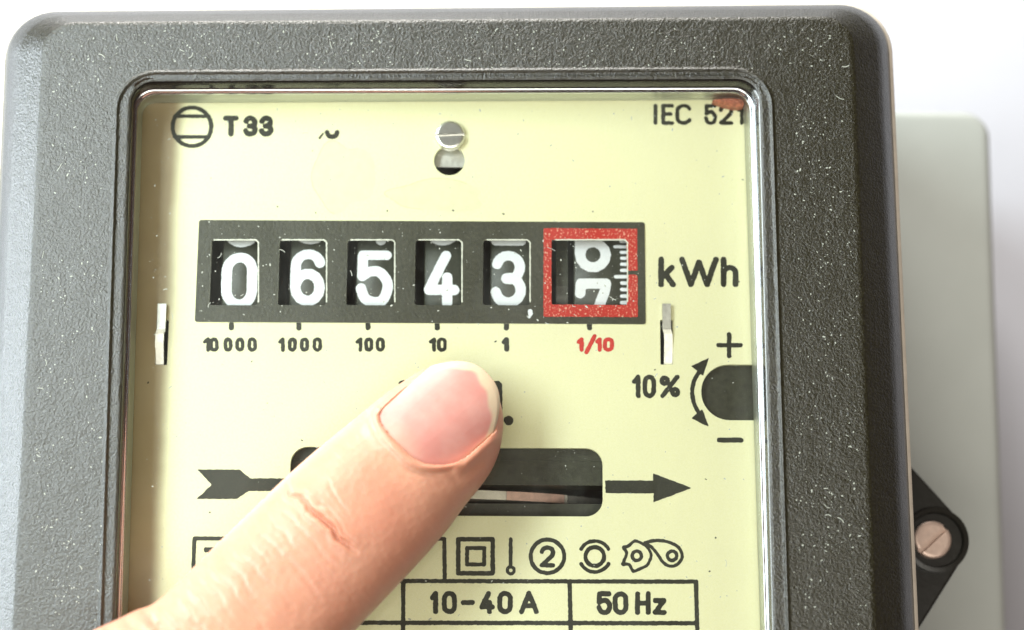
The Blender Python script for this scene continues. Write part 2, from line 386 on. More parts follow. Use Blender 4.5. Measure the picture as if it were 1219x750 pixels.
prof.append(rquad(A, 36, 69.8)); prof.append(rquad(offs(A, -5), 33, H)); prof.append(rquad(offs(RI, 5), 49, H)); prof.append(rquad(offs(RI, 2.6), 47, H+.1))
prof.append(rquad(offs(RI, 1.2), 46, H+1.8)); prof.append(rquad(offs(RI, 0), 45, H+1.9)); prof.append(rquad(offs(RI, -1.2), 44, H-0.6)); prof.append(rquad(offs(RI, -3), 43, H-1.2))
prof.append(rquad(offs(RI, -5), 42, H-1.25)); prof.append(rquad(offs(LI, 5), 31, H-1.25)); prof.append(rquad(offs(LI, 3.2), 29, H-1.3)); prof.append(rquad(offs(LI, 1), 27, H-2.5))
v, f = loft(prof)
n = len(prof[0])
cover = finish('cover', v, f, M_cover, meter, smooth=True)
# glossy lip and inner wall of the opening
pr2 = [rquad(offs(LI, 1.0), 27, H-2.5), rquad(offs(LI, 0), 26, H-5), rquad(lerpq(LI, G32, .25), 25, H-14), rquad(lerpq(LI, G32, .8), 22, 40), rquad(G32, 20, 33)]
v, f = loft(pr2); finish('window_lip', v, f, M_lip, meter, smooth=True)
pr3 = [rquad(offs(G32, 3), 20, 31.5), rquad(offs(lerpq(G32, P0, .5), 1), 18, 16), rquad(offs(P0, 0), 16, 3), rquad(offs(P0, -1), 16, 1.2)]
v, f = loft(pr3); finish('inner_rim', v, f, M_rim, meter, smooth=True)
# half-round metal bead, added to catch a bright strip of light
bead = []
for k in range(9):
    a = -math.pi/2*1.1+k/8*math.pi*1.1
    bead.append(rquad(offs(lerpq(LI, G32, .84), 1.0-4.0*math.cos(a)), 22, 40+6.5*math.sin(a)))
bead = bead[::-1]
v, f = loft(bead); finish('glint_bead', v, f, M_glintbead, meter, smooth=True)
# gasket between cover and base
gk = [rquad(offs(C, 0), 62, 2.5), rquad(offs(C, 4.2), 66, 1.5), rquad(offs(C, 5), 67, -2), rquad(offs(C, 5), 67, -14), rquad(offs(C, 0), 62, -15)]
v, f = loft(gk); finish('gasket', v, f, M_gasket, meter, smooth=True)
# window pane
v, f = loft([rquad(offs(G32, 4), 20, 27.5), rquad(offs(G32, 4), 20, 32)], cap0=True, cap1=True)
finish('window_pane', v, [tuple(reversed(q)) for q in f], M_glass, meter)
# dark back of the works
v, f = loft([rquad(offs(C, -4), 60, -560), rquad(offs(C, -4), 60, -552)], cap0=True, cap1=True)
finish('back_panel', v, f, M_dark, meter)

# ---- dial plate with its cut-outs
wins = [(250.5, 307.5), (331.6, 388.6), (412.7, 469.7), (494, 549.7), (575, 630.7), (656, 746.5)]
WY = (285.6, 363.6)
def pxz(x, y): return tuple(bp(x, y, 0)[:2])
kc = pxz(535, 191)
holes_plate = [rrect(a-3, WY[0]-3, b_+3, WY[1]+3, 4) for a, b_ in wins]
disc_hole = rrect(345, 532.7, 717.5, 614, 20); holes_plate.append(disc_hole)
holes_plate.append(circ(kc[0], kc[1], 18.8))
dl = pxz(868, 467); 
dhole = [(dl[0]+math.cos(a)*33, dl[1]+math.sin(a)*33.3) for a in np.linspace(math.pi/2, 3*math.pi/2, 24)]
re = pxz(893, 467)[0]+6
dhole += [(re, dl[1]-33.3), (re, dl[1]+33.3)]; holes_plate.append(dhole)
holes_plate.append(rrect(786, 381, 801, 434, 1)); holes_plate.append(rrect(185.5, 381, 200, 434.5, 1))
plate_out = [(p[0], p[1]) for p in rquad(offs(P0, 8), 14, 0)]
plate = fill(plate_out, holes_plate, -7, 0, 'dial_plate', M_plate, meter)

# ---- dark mask round the counter
mo = rrect(234.5, 263.5, 768, 385, 3)
gapr = rrect(645, 271.8, 760, 378, 2)
mask = fill(mo, [rrect(a, WY[0], b_, WY[1], 3.5) for a, b_ in wins], -3, 1.6, 'counter_mask', M_mask, plate, bevel=0.0, edge=M_cut)
# red surround, open at the right where the index mark is
ro = rrect(647, 272.4, 758.7, 377.6, 2.5); ri = rrect(656.5, 286, 746, 363.2, 1.5)
def red_poly():
    x0 = ro and min(p[0] for p in ro); x1 = max(p[0] for p in ro); y0 = min(p[1] for p in ro); y1 = max(p[1] for p in ro)
    a0 = min(p[0] for p in ri); a1 = max(p[0] for p in ri); b0 = min(p[1] for p in ri); b1 = max(p[1] for p in ri)
    g1 = pxz(752, 322.5)[1]; g0 = pxz(752, 327.6)[1]
    return [(x1, g1), (x1, y1), (x0, y1), (x0, y0), (x1, y0), (x1, g0), (a1, g0), (a1, b0), (a0, b0), (a0, b1), (a1, b1), (a1, g1)]
v, f = shape_mesh([], [red_poly()], res=0.9, rough=0.3, seed=3)
finish('red_frame', [(x, y, 1.95) for x, y in v], f, M_red, plate)
# comma
ink('decimal_comma', [([(631, 371), (631.5, 374)], 4.6), ([(631.8, 374), (630, 378)], 2.4)], M_white, plate, z=1.9, rough=.2)
for a_w, b_w in wins:  # light on the top and right cut edges, painted as pale lines
    ink('window_edge_glint', [([(a_w+5, WY[0]+.3), (b_w-3, WY[0]+.3), (b_w+.3, WY[0]+3.5), (b_w+.3, WY[1]-4)], 1.25)], M_cut, plate, z=1.75 if a_w < 650 else 2.15, rough=.25, res=.45)
# decade ticks and figures
for x in (275.4, 355.7, 438, 520.5, 602.9, 701.7):
    ink('decade_tick', [([(x, 386), (x, 390.5)], 5)], M_ink, plate)
def word(name, chars, y0, y1, w, m, **k):
    st = []
    for c in chars:
        yy0, yy1 = (c[3], c[4]) if len(c) > 3 else (y0, y1)
        st += gl_px(c[0], c[1], c[2], yy0, yy1, w)
    return ink(name, st, m, plate, **k)
word('printed_number', [('1', 242, 249.5), ('0', 249.5, 260), ('0', 266.5, 276.5), ('0', 280.5, 290.5), ('0', 295, 305.5)], 402, 418.5, 3.65, M_ink, label='printed 10 000')
word('printed_number', [('1', 331.5, 338.5), ('0', 343, 353), ('0', 357.5, 367.5), ('0', 372.5, 383)], 402, 418.5, 3.65, M_ink, label='printed 1000')
word('printed_number', [('1', 423.5, 431), ('0', 434, 444), ('0', 447.5, 458)], 402, 418.5, 3.65, M_ink, label='printed 100')
word('printed_number', [('1', 511, 518.5), ('0', 520.5, 531.5)], 402, 418.5, 3.65, M_ink, label='printed 10')
word('printed_number', [('1', 597.5, 605.5)], 402, 418.5, 4.8, M_ink, label='printed 1')
word('printed_number', [('1', 687, 694.5), ('/', 696, 710, 398, 421.5), ('1', 709, 716), ('0', 718, 730.5)], 402, 418.5, 4.2, M_redtxt, label='red printed 1/10')
word('printed_unit', [('k', 784, 804), ('W', 809, 855), ('h', 858.5, 878.5)], 306, 341.5, 5.8, M_ink, label='printed kWh')
word('printed_percent', [('1', 752.5, 762), ('0', 765.5, 780.5), ('%', 785.5, 809.5)], 446.5, 473.5, 4.6, M_ink, label='printed 10%')
ink('plus_sign', [([(855, 411), (881.5, 411)], 4.4), ([(868, 398), (868, 424)], 4.4)], M_ink, plate)
ink('minus_sign', [([(856, 524), (882, 524)], 4.8)], M_ink, plate)
ink('adjustment_arrow', [(arc(868, 467, 44, 42, 140, 220, 16), 4.2)], M_ink, plate, polys=[[(844, 426), (822.5, 436), (837, 447.5)], [(844, 508.5), (823, 498), (836, 487)]])
word('printed_type', [('T', 266, 284), ('3', 289.5, 306.5), ('3', 308.5, 325)], 138, 162.5, 5.6, M_ink, label='printed T 33')
word('printed_standard', [('I', 777, 783.5), ('E', 787.5, 802), ('C', 803.5, 822.5), ('5', 838.5, 853), ('2', 856, 872.5), ('1', 877, 885)], 124, 148.5, 4.0, M_ink, label='printed IEC 521')
ink('bearing_symbol', [(arc(228.5, 151, 23, 23, 0, 360, 40), 4.4), ([(208, 138.5), (249, 138.5)], 3.8), ([(208, 163), (249, 163)], 4)], M_ink, plate)
ink('worn_letter', [(arc(395.5, 157.5, 6, 5.5, 0, 180, 8), 5), ([(380.5, 164.5), (384.5, 159)], 2)], M_ink, plate)
# arrows left and right of the disc window
ink('rotation_arrow', [], M_ink, plate, polys=[[(235, 559), (285, 559), (298, 569.5), (343, 569.5), (343, 584.5), (296, 584.5), (282, 594), (234, 594), (252, 577)]], label='fletched tail of the arrow')
ink('rotation_arrow', [], M_ink, plate, polys=[[(720.5, 572), (777.5, 572), (777.5, 563.5), (823.5, 581), (778, 598), (778, 587.5), (720.5, 587)]], label='head of the arrow')
# lettering half hidden behind the fingertip
ink('printed_letter', [([(480, 458), (480, 500)], 9), ([(478, 457), (489, 457)], 5.5), ([(589, 459), (592.5, 459)], 9), ([(592.5, 459), (592.5, 499)], 9)], M_ink, plate)
ink('printed_dot', [([(605.5, 500.5)], 9.5)], M_ink, plate)
# symbols
def rect_s(x0, y0, x1, y1, w): return ([(x0, y0), (x1, y0), (x1, y1), (x0, y1), (x0, y0)], w)
ink('double_square_symbol', [rect_s(545.5, 642, 586.5, 682.5, 4.4), rect_s(556, 652.5, 576.5, 672, 3.8)], M_ink, plate)
ink('pivot_symbol', [([(608, 642), (608, 674)], 3.6), (arc(608, 679, 4.2, 4.2, 0, 360, 14), 3)], M_ink, plate)
ink('circled_number', [(arc(651.7, 662.3, 20, 20, 0, 360, 36), 4)]+gl_px('2', 643, 660.5, 649.5, 675, 4.2), M_ink, plate)
ink('bearing_ring_symbol', [(arc(708, 662.5, 11.2, 11.2, 0, 360, 24), 4), (arc(708, 662.5, 18.5, 18.5, 208, 332, 16), 3.6), (arc(708, 662.5, 18.5, 18.5, 28, 152, 16), 3.6)], M_ink, plate)
ink('ratchet_symbol', [(arc(758, 661.7, 5.6, 5.6, 0, 360, 16), 3.4), (arc(800, 661.7, 5.6, 5.6, 0, 360, 16), 3.4),
    (crom([(764, 647), (756, 644), (748, 650), (742, 652), (746, 658), (743, 667), (741.5, 672), (749, 672), (754, 680), (762, 677), (770, 673), (775, 662), (771, 652), (764, 647)], 4), 3),
    (crom([(768, 646), (780, 643.5), (795, 645), (808, 652), (812, 663), (806, 672), (797, 674), (789, 669), (783, 660), (776, 652), (768, 646)], 4), 3.2)], M_ink, plate)
# rating table
ink('rating_table', [([(231.5, 641), (529, 641.5)], 3.8), ([(231.5, 641), (229.5, 692)], 3.8), ([(529, 641.5), (529.5, 691)], 4), ([(229, 691), (829, 692.5)], 4),
    ([(828.5, 692.5), (831, 792)], 4.2), ([(678, 692.5), (680.5, 792)], 4.2), ([(480, 691.5), (480, 792)], 4.2), ([(229, 741), (829.5, 742)], 4.2), ([(229, 692), (226, 792)], 4), ([(226, 791), (831, 793)], 4.2)],
    M_ink, plate, res=1.0)
word('printed_letter', [('T', 243, 258)], 652, 678, 5, M_ink)
word('printed_rating', [('1', 512.5, 521), ('0', 526.5, 543.5), ('-', 549, 565), ('4', 571, 588.5), ('0', 592.5, 610), ('A', 618.5, 641)], 704, 730.5, 4.8, M_ink, label='printed 10-40 A')
word('printed_rating', [('5', 710.5, 728), ('0', 730, 747.5), ('H', 756.5, 774), ('z', 777.5, 793, 712.5, 731.5)], 704.5, 731.5, 4.8, M_ink, label='printed 50 Hz')
# lifted lacquer patches
def blob(cx, cy, rx, ry, seed, n=26):
    r = np.random.default_rng(seed); ph = r.random(4)*6.28; out = []
    for i in range(n):
        a = 2*math.pi*i/n; k = 1+.12*math.sin(2*a+ph[0])+.09*math.sin(3*a+ph[1])+.07*math.sin(5*a+ph[2])
        out.append((cx+rx*k*math.cos(a), cy+ry*k*math.sin(a)))
    return crom(out, 3, True)
for cx, cy, rx, ry, sd in ((408, 210, 34, 44, 2), (520, 233, 62, 17, 5)):
    pb = blob(cx, cy, rx, ry, sd)
    o = ink('lacquer_patch', [], M_patch, plate, polys=[pb[:-1]], z=0.12, rough=.6, res=1.2)
    ink('lacquer_edge', [(pb[int(len(pb)*.3):int(len(pb)*.85)], 0.9)], M_patchedge, plate, z=0.2, rough=.35, res=.5)
# specks of dirt on the plate
st = []
for x, y in ((251, 212), (372, 180), (330, 246), (461, 251), (376, 253), (540, 251), (600, 255), (706, 252), (885, 214), (880, 335), (589, 407), (359, 524), (250, 610), (841, 571), (176, 456), (845, 680), (852, 640), (300, 430), (318, 480), (780, 440)):
    st.append(([(x, y), (x+random.uniform(-1.8, 1.8), y+random.uniform(-1, 1))], random.uniform(.8, 1.6)))
ink('dirt_specks', st, M_ink, plate, rough=.1, res=.5, kind='stuff')

# ---- recesses behind the cut-outs
def boxmesh(u0, v0, z0, u1, v1, z1):
    v = [(u0, v0, z0), (u1, v0, z0), (u1, v1, z0), (u0, v1, z0), (u0, v0, z1), (u1, v0, z1), (u1, v1, z1), (u0, v1, z1)]
    return v, [(0, 3, 2, 1), (4, 5, 6, 7), (0, 1, 5, 4), (1, 2, 6, 5), (2, 3, 7, 6), (3, 0, 4, 7)]
dr = circ(dl[0]+10, dl[1], 60, 48)
dv, df = loft([[(p[0], p[1], -40) for p in dr], [(p[0], p[1], -11) for p in dr], [(dl[0]+10+(p[0]-dl[0]-10)*.97, dl[1]+(p[1]-dl[1])*.97, -9) for p in dr]], cap1=True)
finish('adjustment_knob', dv, df, M_darkpl, meter)

# ---- number wheels
RW = 124.0; PITCH = 2*math.pi*RW/10
ycen = bp(500, 324.5, 0)[1]; ZC = -10-RW
def bend(v, m, off):                    # flat (x, y along rim) -> round the drum
    out = []
    for x, y in v:
        a = y/RW; out.append((x, ycen+(RW+off)*math.sin(a), ZC+(RW+off)*math.cos(a)))
    return out
wheel_x = [(264, 316), (345, 397), (424, 478), (505, 558), (583.5, 638), (683, 746.5)]
digits = [(0, 302, 264, 306.5), (6, 297.5, 345.8, 387.2), (5, 298.3, 424, 467.3), (4, 298.3, 505, 547), (3, 298, 584, 626.2), (7, 331, 684.5, 727.5)]
HGT = 70.3
for i, (wx, dg) in enumerate(zip(wheel_x, digits)):
    u0 = bp(wx[0], 324, -10)[0]; u1 = bp(wx[1], 324, -10)[0]
    if i == 5: u1 = bp(757, 324, -10)[0]
    nseg = 96; rings = []
    for (u, r) in ((u0+3, RW*.45), (u0+2, RW-3), (u0, RW-1.4), (u0+1.4, RW), (u1-1.4, RW), (u1, RW-1.4), (u1-2, RW-3), (u1-3, RW*.45)):
        rings.append([(u, ycen+r*math.sin(2*math.pi*k/nseg), ZC+r*math.cos(2*math.pi*k/nseg)) for k in range(nseg)])
    v, f = loft(rings, cap0=True, cap1=True)
    wh = finish('number_wheel', v, f, M_wheel, meter, smooth=False)
    for p in wh.data.polygons: p.use_smooth = abs(p.normal.x) < .3
    val, ytop, xa, xb = dg
    ua = bp(xa, 324, -10)[0]; ub = bp(xb, 324, -10)[0]
    vt = bp(500, ytop, -12)[1]-ycen; vt = RW*math.asin(max(-.99, min(.99, vt/RW)))
    for k in (-2, -1, 0, 1):
        d_ = (val+k) % 10; top = vt-k*PITCH; bot = top-HGT
        w = 12.4
        st = [([(ua+w/2+(ub-ua-w)*x, top-w/2-(HGT-w)*y) for x, y in s], w) for s in G[str(d_)]]
        v, f = shape_mesh(st, res=0.9, rough=0.25, seed=i*3+k+5)
        dgo = finish('wheel_digit', bend(v, None, 0.35), f, M_white, wh, smooth=False)
        dgo['label'] = 'white digit %d' % d_
    if i == 5:
        st = []; base = bp(500, 328.2, -10)[1]-ycen
        ut = bp(746, 324, -10)[0]
        for k in range(-9, 10):
            y = base+k*PITCH/10; ln = 15.5 if k % 5 == 0 else 8
            st.append(([(ut-ln+2, y), (ut+4, y)], 4.2))
        v, f = shape_mesh(st, res=0.8, rough=0.2, seed=77)
        finish('tenths_scale', bend(v, None, 0.35), f, M_white, wh)
M_mag = mat('dark_magnet_paint', (0.040, 0.043, 0.028), 0.4, var=.3, vscale=900, bump=.3, bscale=1500)
# narrow collar left of the last wheel
u0 = bp(662, 324, -20)[0]; u1 = bp(676, 324, -20)[0]
v, f = loft([[(u, ycen+r*math.sin(2*math.pi*k/64), ZC+r*math.cos(2*math.pi*k/64)) for k in range(64)] for u, r in ((u0, 60), (u0, RW-8), (u1, RW-8), (u1, 60))], cap0=True, cap1=True)
finish('wheel_collar', v, f, M_wheel, meter)

# ---- measuring disc behind the wide slot
dc = bp(560, 596, -10); RD = 290; zc = -8-RD; vd = dc[1]+8; nseg = 160
rings = []
for r, h in ((20, 4), (RD-3, 4), (RD, 4), (RD, -4.5), (RD-3, -4.5), (20, -4.5)):
    rings.append([(-100+r*math.sin(2*math.pi*k/nseg), vd+h*1.1, zc+r*math.cos(2*math.pi*k/nseg)) for k in range(nseg)])
v, f = loft(rings, cap0=True, cap1=True)
M_disc = mat('aluminium_disc', (0.72, 0.70, 0.66), .38, metal=.6, var=.2, vscale=900, bump=.4, bscale=1300)
disc = finish('rotor_disc', v, f, M_disc, meter)
def rimstrip(name, a0, a1, h0, h1, m, off=.5):
    v = []; f = []; n_ = 24
    for k in range(n_+1):
        a = a0+(a1-a0)*k/n_
        for h in (h0, h1): v.append((-100+(RD+off)*math.sin(a), vd+h, zc+(RD+off)*math.cos(a)))
    for k in range(n_): f.append((2*k, 2*k+2, 2*k+3, 2*k+1))
    return finish(name, v, f, m, disc)
M_mark = mat('faded_red_mark', (0.86, 0.58, 0.50), .6, var=.15, vscale=900)
ua = (bp(603, 590, -14)[0]+100)/RD; ub = (bp(673, 590, -14)[0]+100)/RD
rimstrip('red_mark', math.asin(ua), math.asin(ub), -5.6, 4.8, M_mark)
M_pale = mat('pale_rim', (0.88, 0.84, 0.76), .6, var=.1, vscale=900)
rimstrip('pale_mark', math.asin(ua)-.35, math.asin(ua)-.003, -5.6, 4.8, M_pale)
rimstrip('pale_mark', math.asin(ub)+.002, math.asin(ub)+.014, -5.6, 4.8, M_pale)
# bracket plate seen in the slot above and below the disc
u0, v0 = pxz(330, 640); u1, v1 = pxz(735, 500)
v, f = boxmesh(u0, vd+40, -30, u1, v1, -13); finish('brake_magnet', v, f, M_mag, meter)
v, f = boxmesh(u0, vd+11, -60, u1, vd+40.5, -14); finish('brake_magnet', v, f, M_mag, meter)
v, f = boxmesh(u0, v0, -60, u1, vd-9, -30); finish('lower_bearing_plate', v, f, M_mag, meter)

# ---- slotted screw and keyhole
sc = bp(535.7, 161.5, 5)
def screw(cx, cy, z, r, h, slotang, slotw, name, m, parent, dome=.18):
    vs = []; fs = []; n_ = 48
    out = []
    ca, sa = math.cos(slotang), math.sin(slotang)
    for side in (1, -1):               # two half discs either side of a real slot
        a0 = math.asin(slotw/2/r); pts = []
        for k in range(25):
            a = a0+(math.pi-2*a0)*k/24; pts.append((r*math.cos(a), side*r*math.sin(a)))
        levels = [(1.0, z), (1.0, z+h*.7), (.93, z+h*.93), (.8, z+h)]
        base = len(vs)
        for sc_, zz in levels:
            for x, y in pts:
                yy = side*max(slotw/2, abs(y)*sc_) ; xx = x*sc_
                vs.append((cx+xx*ca-yy*sa, cy+xx*sa+yy*ca, zz))
        m_ = len(pts)
        for l in range(3):
            for k in range(m_):
                k2 = (k+1) % m_; q = (base+l*m_+k, base+l*m_+k2, base+(l+1)*m_+k2, base+(l+1)*m_+k)
                fs.append(q if side == 1 else q[::-1])
        top = tuple(base+3*m_+k for k in range(m_)); fs.append(top if side == 1 else top[::-1])
    b0 = len(vs)                      # slot floor
    for x, y in circ(0, 0, r*.97, 32): vs.append((cx+x, cy+y, z+h*.1))
    fs.append(tuple(range(b0, b0+32)))
    return finish(name, vs, fs, m, parent)
screw(sc[0], sc[1], 0.5, 18, 9, math.radians(3), 3.4, 'plate_screw', M_steel, meter)
# post and tongue behind the keyhole: tin above, dark below
v, f = boxmesh(kc[0]-26, kc[1]-5, -16, kc[0]+26, kc[1]+30, -12); finish('hanger_tongue', v, f, M_steel2, meter)
v, f = boxmesh(kc[0]-26, kc[1]-40, -40, kc[0]+26, kc[1]-6, -34); finish('hanger_bracket', v, f, M_darkpl, meter)

# ---- two tin tongues bent through slots
def tab(name, xc, flip):
    c = bp(xc, 397, 6); pts = []
    # side profile: rises out of the slot, jogs sideways
    path = [(1.2, -36, -6), (1.2, -10, 2), (.9, 0, 4), (-.9, 5, 6), (-.9, 36, 7)]
    w = 5.0; v = []; f = []
    for (dx, dy, z) in path:
        dx *= flip
        v += [(c[0]+dx-w, c[1]+dy, z), (c[0]+dx+w, c[1]+dy, z), (c[0]+dx+w, c[1]+dy, z-5), (c[0]+dx-w, c[1]+dy, z-5)]
    for k in range(len(path)-1):
        a = 4*k
        for j in range(4): f.append((a+j, a+(j+1) % 4, a+4+(j+1) % 4, a+4+j))
    f.append((3, 2, 1, 0)); e = 4*(len(path)-1); f.append((e, e+1, e+2, e+3))
    return finish(name, v, f, M_steel2, meter)
tab('plate_tongue', 794.8, 1); tab('plate_tongue', 190.5, -1)

# ---- red dab added for a reflection in the upper right corner
rp = [(848, 121), (856, 119), (868, 118), (879, 119), (884, 122), (884, 128), (873, 129), (860, 126)]
pz = [bp(x, y, 8) for x, y in crom(rp, 3, True)[:-1]]
top = [(p[0], p[1], 13) for p in pz]; cxy = np.mean([p[:2] for p in pz], 0)
top2 = [(cxy[0]+(p[0]-cxy[0])*.6, cxy[1]+(p[1]-cxy[1])*.6, 17+random.uniform(-1, 1)) for p in pz]
v, f = loft([[(p[0], p[1], 0.4) for p in pz], top, top2], cap1=True)
finish('corner_reflection', v, [tuple(q) for q in f], M_redrefl, meter)

# ---- pale rear housing
Bq = quad([(930, 134), (1171, 139), (1206, 1200), (930, 1200)], -420)
Bq = [np.array((-560.0, Bq[0][1]+2)), Bq[1], Bq[2], np.array((-560.0, Bq[3][1]))]
Bo = offs(Bq, 16)
rr = [rquad(Bo, 46, WZ+2), rquad(Bo, 46, -480), rquad(lerpq(Bo, Bq, .1), 45, -450), rquad(lerpq(Bo, Bq, .45), 38, -428), rquad(lerpq(Bo, Bq, .8), 32, -421), rquad(Bq, 28, -420), rquad(offs(Bq, -6), 24, -420)]
v, f = loft(rr, cap1=True)
hs = finish('rear_housing', v, f, M_base, meter, smooth=True)
hs.data.polygons[len(f)-1].use_smooth = False

# ---- sealing lug with its screw
def lugpts(z):
    c = bp(1117, 643, z)[:2]; R_ = 38
    pts = [tuple(bp(1040, 510, z)[:2]), tuple(bp(1083, 553, z)[:2])]
    for k in range(26):
        t = math.radians(44-k/25*88); pts.append((c[0]+R_*math.cos(t), c[1]+R_*math.sin(t)))
    pts += [tuple(bp(1092, 752, z)[:2]), tuple(bp(1040, 830, z)[:2])]
    return pts
lp = lugpts(-150)[::-1]
lug = fill(lp, [], -230, -150, 'sealing_lug', M_lug, meter, bevel=3)
sc2 = bp(1110.5, 642.5, -140)
cup = circ(sc2[0]+5, sc2[1], 40, 48)
v, f = loft([[(p[0], p[1], -149) for p in cup], [(p[0], p[1], -141) for p in cup], [(sc2[0]+1+(p[0]-sc2[0]-1)*.86, sc2[1]+(p[1]-sc2[1])*.86, -140) for p in cup],
             [(sc2[0]+1+(p[0]-sc2[0]-1)*.82, sc2[1]+(p[1]-sc2[1])*.82, -147) for p in cup]], cap1=True)
finish('screw_cup', v, f, M_lug, lug)
screw(sc2[0], sc2[1], -146.5, 23, 8, math.radians(42), 6.5, 'lug_screw', M_screwhead, lug)
bl = [bp(1085, 678, -149), bp(1120, 678, -149), bp(1118, 702, -149), bp(1085, 705, -149)]

# ---- dust: flecks and fibres on the cover and on the pane
def dust(name, count, fibres, region, z, smin, smax, seed, parent):
    r = np.random.default_rng(seed); v = []; f = []; k = 0
    while k < count:
        x = r.uniform(region[0], region[2]); y = r.uniform(region[1], region[3])
        if not region[4](x, y, r): continue
        p = bp(x, y, z); s = smin+(smax-smin)*r.random()**3.2; a0 = r.random()*6.28; st = 1+1.5*r.random()**3; b0 = len(v); n_ = 6
        for j in range(n_):
            a = 2*math.pi*j/n_; q = s*(.7+.5*r.random()); xx = q*math.cos(a)*st; yy = q*math.sin(a)
            v.append((p[0]+xx*math.cos(a0)-yy*math.sin(a0), p[1]+xx*math.sin(a0)+yy*math.cos(a0), z+.25+.2*r.random()))
        f.append(tuple(range(b0, b0+n_))); k += 1
    k = 0
    while k < fibres:
        x = r.uniform(region[0], region[2]); y = r.uniform(region[1], region[3])
        if not region[4](x, y, r): continue
        p = bp(x, y, z); a = r.random()*6.28; ln = r.uniform(3, 11); cur = r.uniform(-.22, .22); w = r.uniform(.25, .5); b0 = len(v); px_, py_ = p[0], p[1]
        for j in range(9):
            v.append((px_-w*math.sin(a), py_+w*math.cos(a), z+.4)); v.append((px_+w*math.sin(a), py_-w*math.cos(a), z+.4))
            px_ += ln/8*math.cos(a); py_ += ln/8*math.sin(a); a += cur
        for j in range(8): f.append((b0+2*j, b0+2*j+1, b0+2*j+3, b0+2*j+2))
        k += 1
    return finish(name, v, f, M_dust, parent, kind='stuff')
def on_cover(x, y, r):
    if r.random() > .35+.65*(math.sin(x*.031+2*math.sin(y*.017))*math.sin(y*.037+1.7*math.sin(x*.013)) > .1): return False
    l = 50-.05*(y-200); rg = 1020+.045*(y-200)
    if not (l+6 < x < rg-6 and y > 33): return False
    if 122 < x < 945 and y > 82: return False
    if x > 930: return r.random() < (.75 if x < 990 else .35)
    return r.random() < (.35 if x < 120 else .6)
def on_pane(x, y, r): return (235 < x < 768 and 262 < y < 388) or y < 150 or (x < 205) or r.random() < .25
dust('cover_dust', 1900, 26, (0, 20, 1060, 745, on_cover), H+.1, .25, 1.0, 3, cover)
dust('pane_dust', 900, 26, (175, 128, 886, 745, on_pane), 32.05, .22, 1.1, 9, meter)

# ================================================================== HAND
person = thing('person', "bare hand reaching from lower left, a fingertip with short pink nail pressing the meter window", 'person', (-500, -900, 200))
O = np.array([585., 458.]); dv_ = np.array([-.722, .692]); nv = np.array([.692, .722]); nO = O@nv
KS = [0, 3, 7, 15, 22, 34, 46, 60, 74, 95, 120, 160, 207, 257, 308, 394, 450, 470, 490, 515, 541, 580, 640, 720, 850, 1000, 1120, 1200]
KL = [722, 703, 694, 685, 679, 672.5, 667, 663, 661, 657.5, 655, 652, 648.5, 646.7, 646.6, 648, 648.5, 646.5, 638, 630, 621, 612, 607, 612, 618, 606, 590, 600]
KR = [724, 746, 758, 771, 779, 789.5, 798, 805, 810, 814, 817, 823.8, 828, 830.8, 833.4, 838, 842, 845, 850, 856, 862, 868, 872, 870, 866, 876, 890, 890]
# heights above the pane (z=32)
TS = [0, 4, 10, 20, 40, 70, 100, 130, 160, 207, 257, 308, 394, 470, 541, 600, 720, 850, 1000, 1120, 1200]
TT = [38, 52, 60, 69, 83, 99, 111, 121, 131, 139, 146, 150, 166, 192, 225, 246, 262, 280, 318, 350, 340]
TB = [34, 22, 14, 6, 1, 0.6, 0.6, 1, 3, 8, 16, 26, 42, 58, 76, 90, 118, 140, 150, 150, 160]
def smooth_interp(x, xs, ys):        # monotone cubic-ish (Catmull on non-uniform knots)
    x = np.asarray(x, float); xs = np.array(xs, float); ys = np.array(ys, float)
    h = np.diff(xs); dl_ = np.diff(ys)/h; m_ = np.zeros(len(xs)); m_[0] = dl_[0]; m_[-1] = dl_[-1]
    for i in range(1, len(xs)-1):
        m_[i] = 0 if dl_[i-1]*dl_[i] <= 0 else 2*dl_[i-1]*dl_[i]/(dl_[i-1]+dl_[i])
    i = np.clip(np.searchsorted(xs, x)-1, 0, len(h)-1); t = (x-xs[i])/h[i]
    return ((2*t**3-3*t**2+1)*ys[i]+(t**3-2*t**2+t)*h[i]*m_[i]+(-2*t**3+3*t**2)*ys[i+1]+(t**3-t**2)*h[i]*m_[i+1])
s_ = np.concatenate([np.array([0, .4, 1, 1.8, 2.8, 4, 5.4, 7]), np.arange(8.5, 570, 1.5), np.arange(572, 1200, 9), [1200]])
nphi = 300
ph = np.linspace(0, 2*np.pi, nphi, endpoint=False)
Ls = smooth_interp(s_, KS, KL); Rs = smooth_interp(s_, KS, KR); Ts = smooth_interp(s_, TS, TT); Bs = smooth_interp(s_, TS, TB)
NC, NH = 727.0, 54.0
def nail_tip(a): return -3+42*np.abs(a)**2.5
def nail_cut(a): return 131-np.where(np.asarray(a) < 0, 7*np.abs(a)**4, 36*np.abs(a)**2.6)
def nail_z(s, n):                     # height of the nail plate above the pane
    a = (n-NC)/NH
    zc_ = smooth_interp(np.clip(s, -4, 140), [-4, 10, 40, 80, 130, 141], [62, 69, 84, 101, 117, 119])
    return zc_-15*a**2-2*a**4
SS, PH = np.meshgrid(s_, ph, indexing='ij')
wl = ((Rs-Ls)/2)[:, None]; cn = ((Rs+Ls)/2)[:, None]; hz = ((Ts-Bs)/2)[:, None]; cz = ((Ts+Bs)/2)[:, None]
e = 2/2.25
cx_ = np.sign(np.cos(PH))*np.abs(np.cos(PH))**e; sy_ = np.sign(np.sin(PH))*np.abs(np.sin(PH))**e
NN = cn+wl*cx_; ZZ = cz+hz*sy_
topw = np.clip(sy_*1.6, 0, 1)
a_ = (NN-NC)/NH
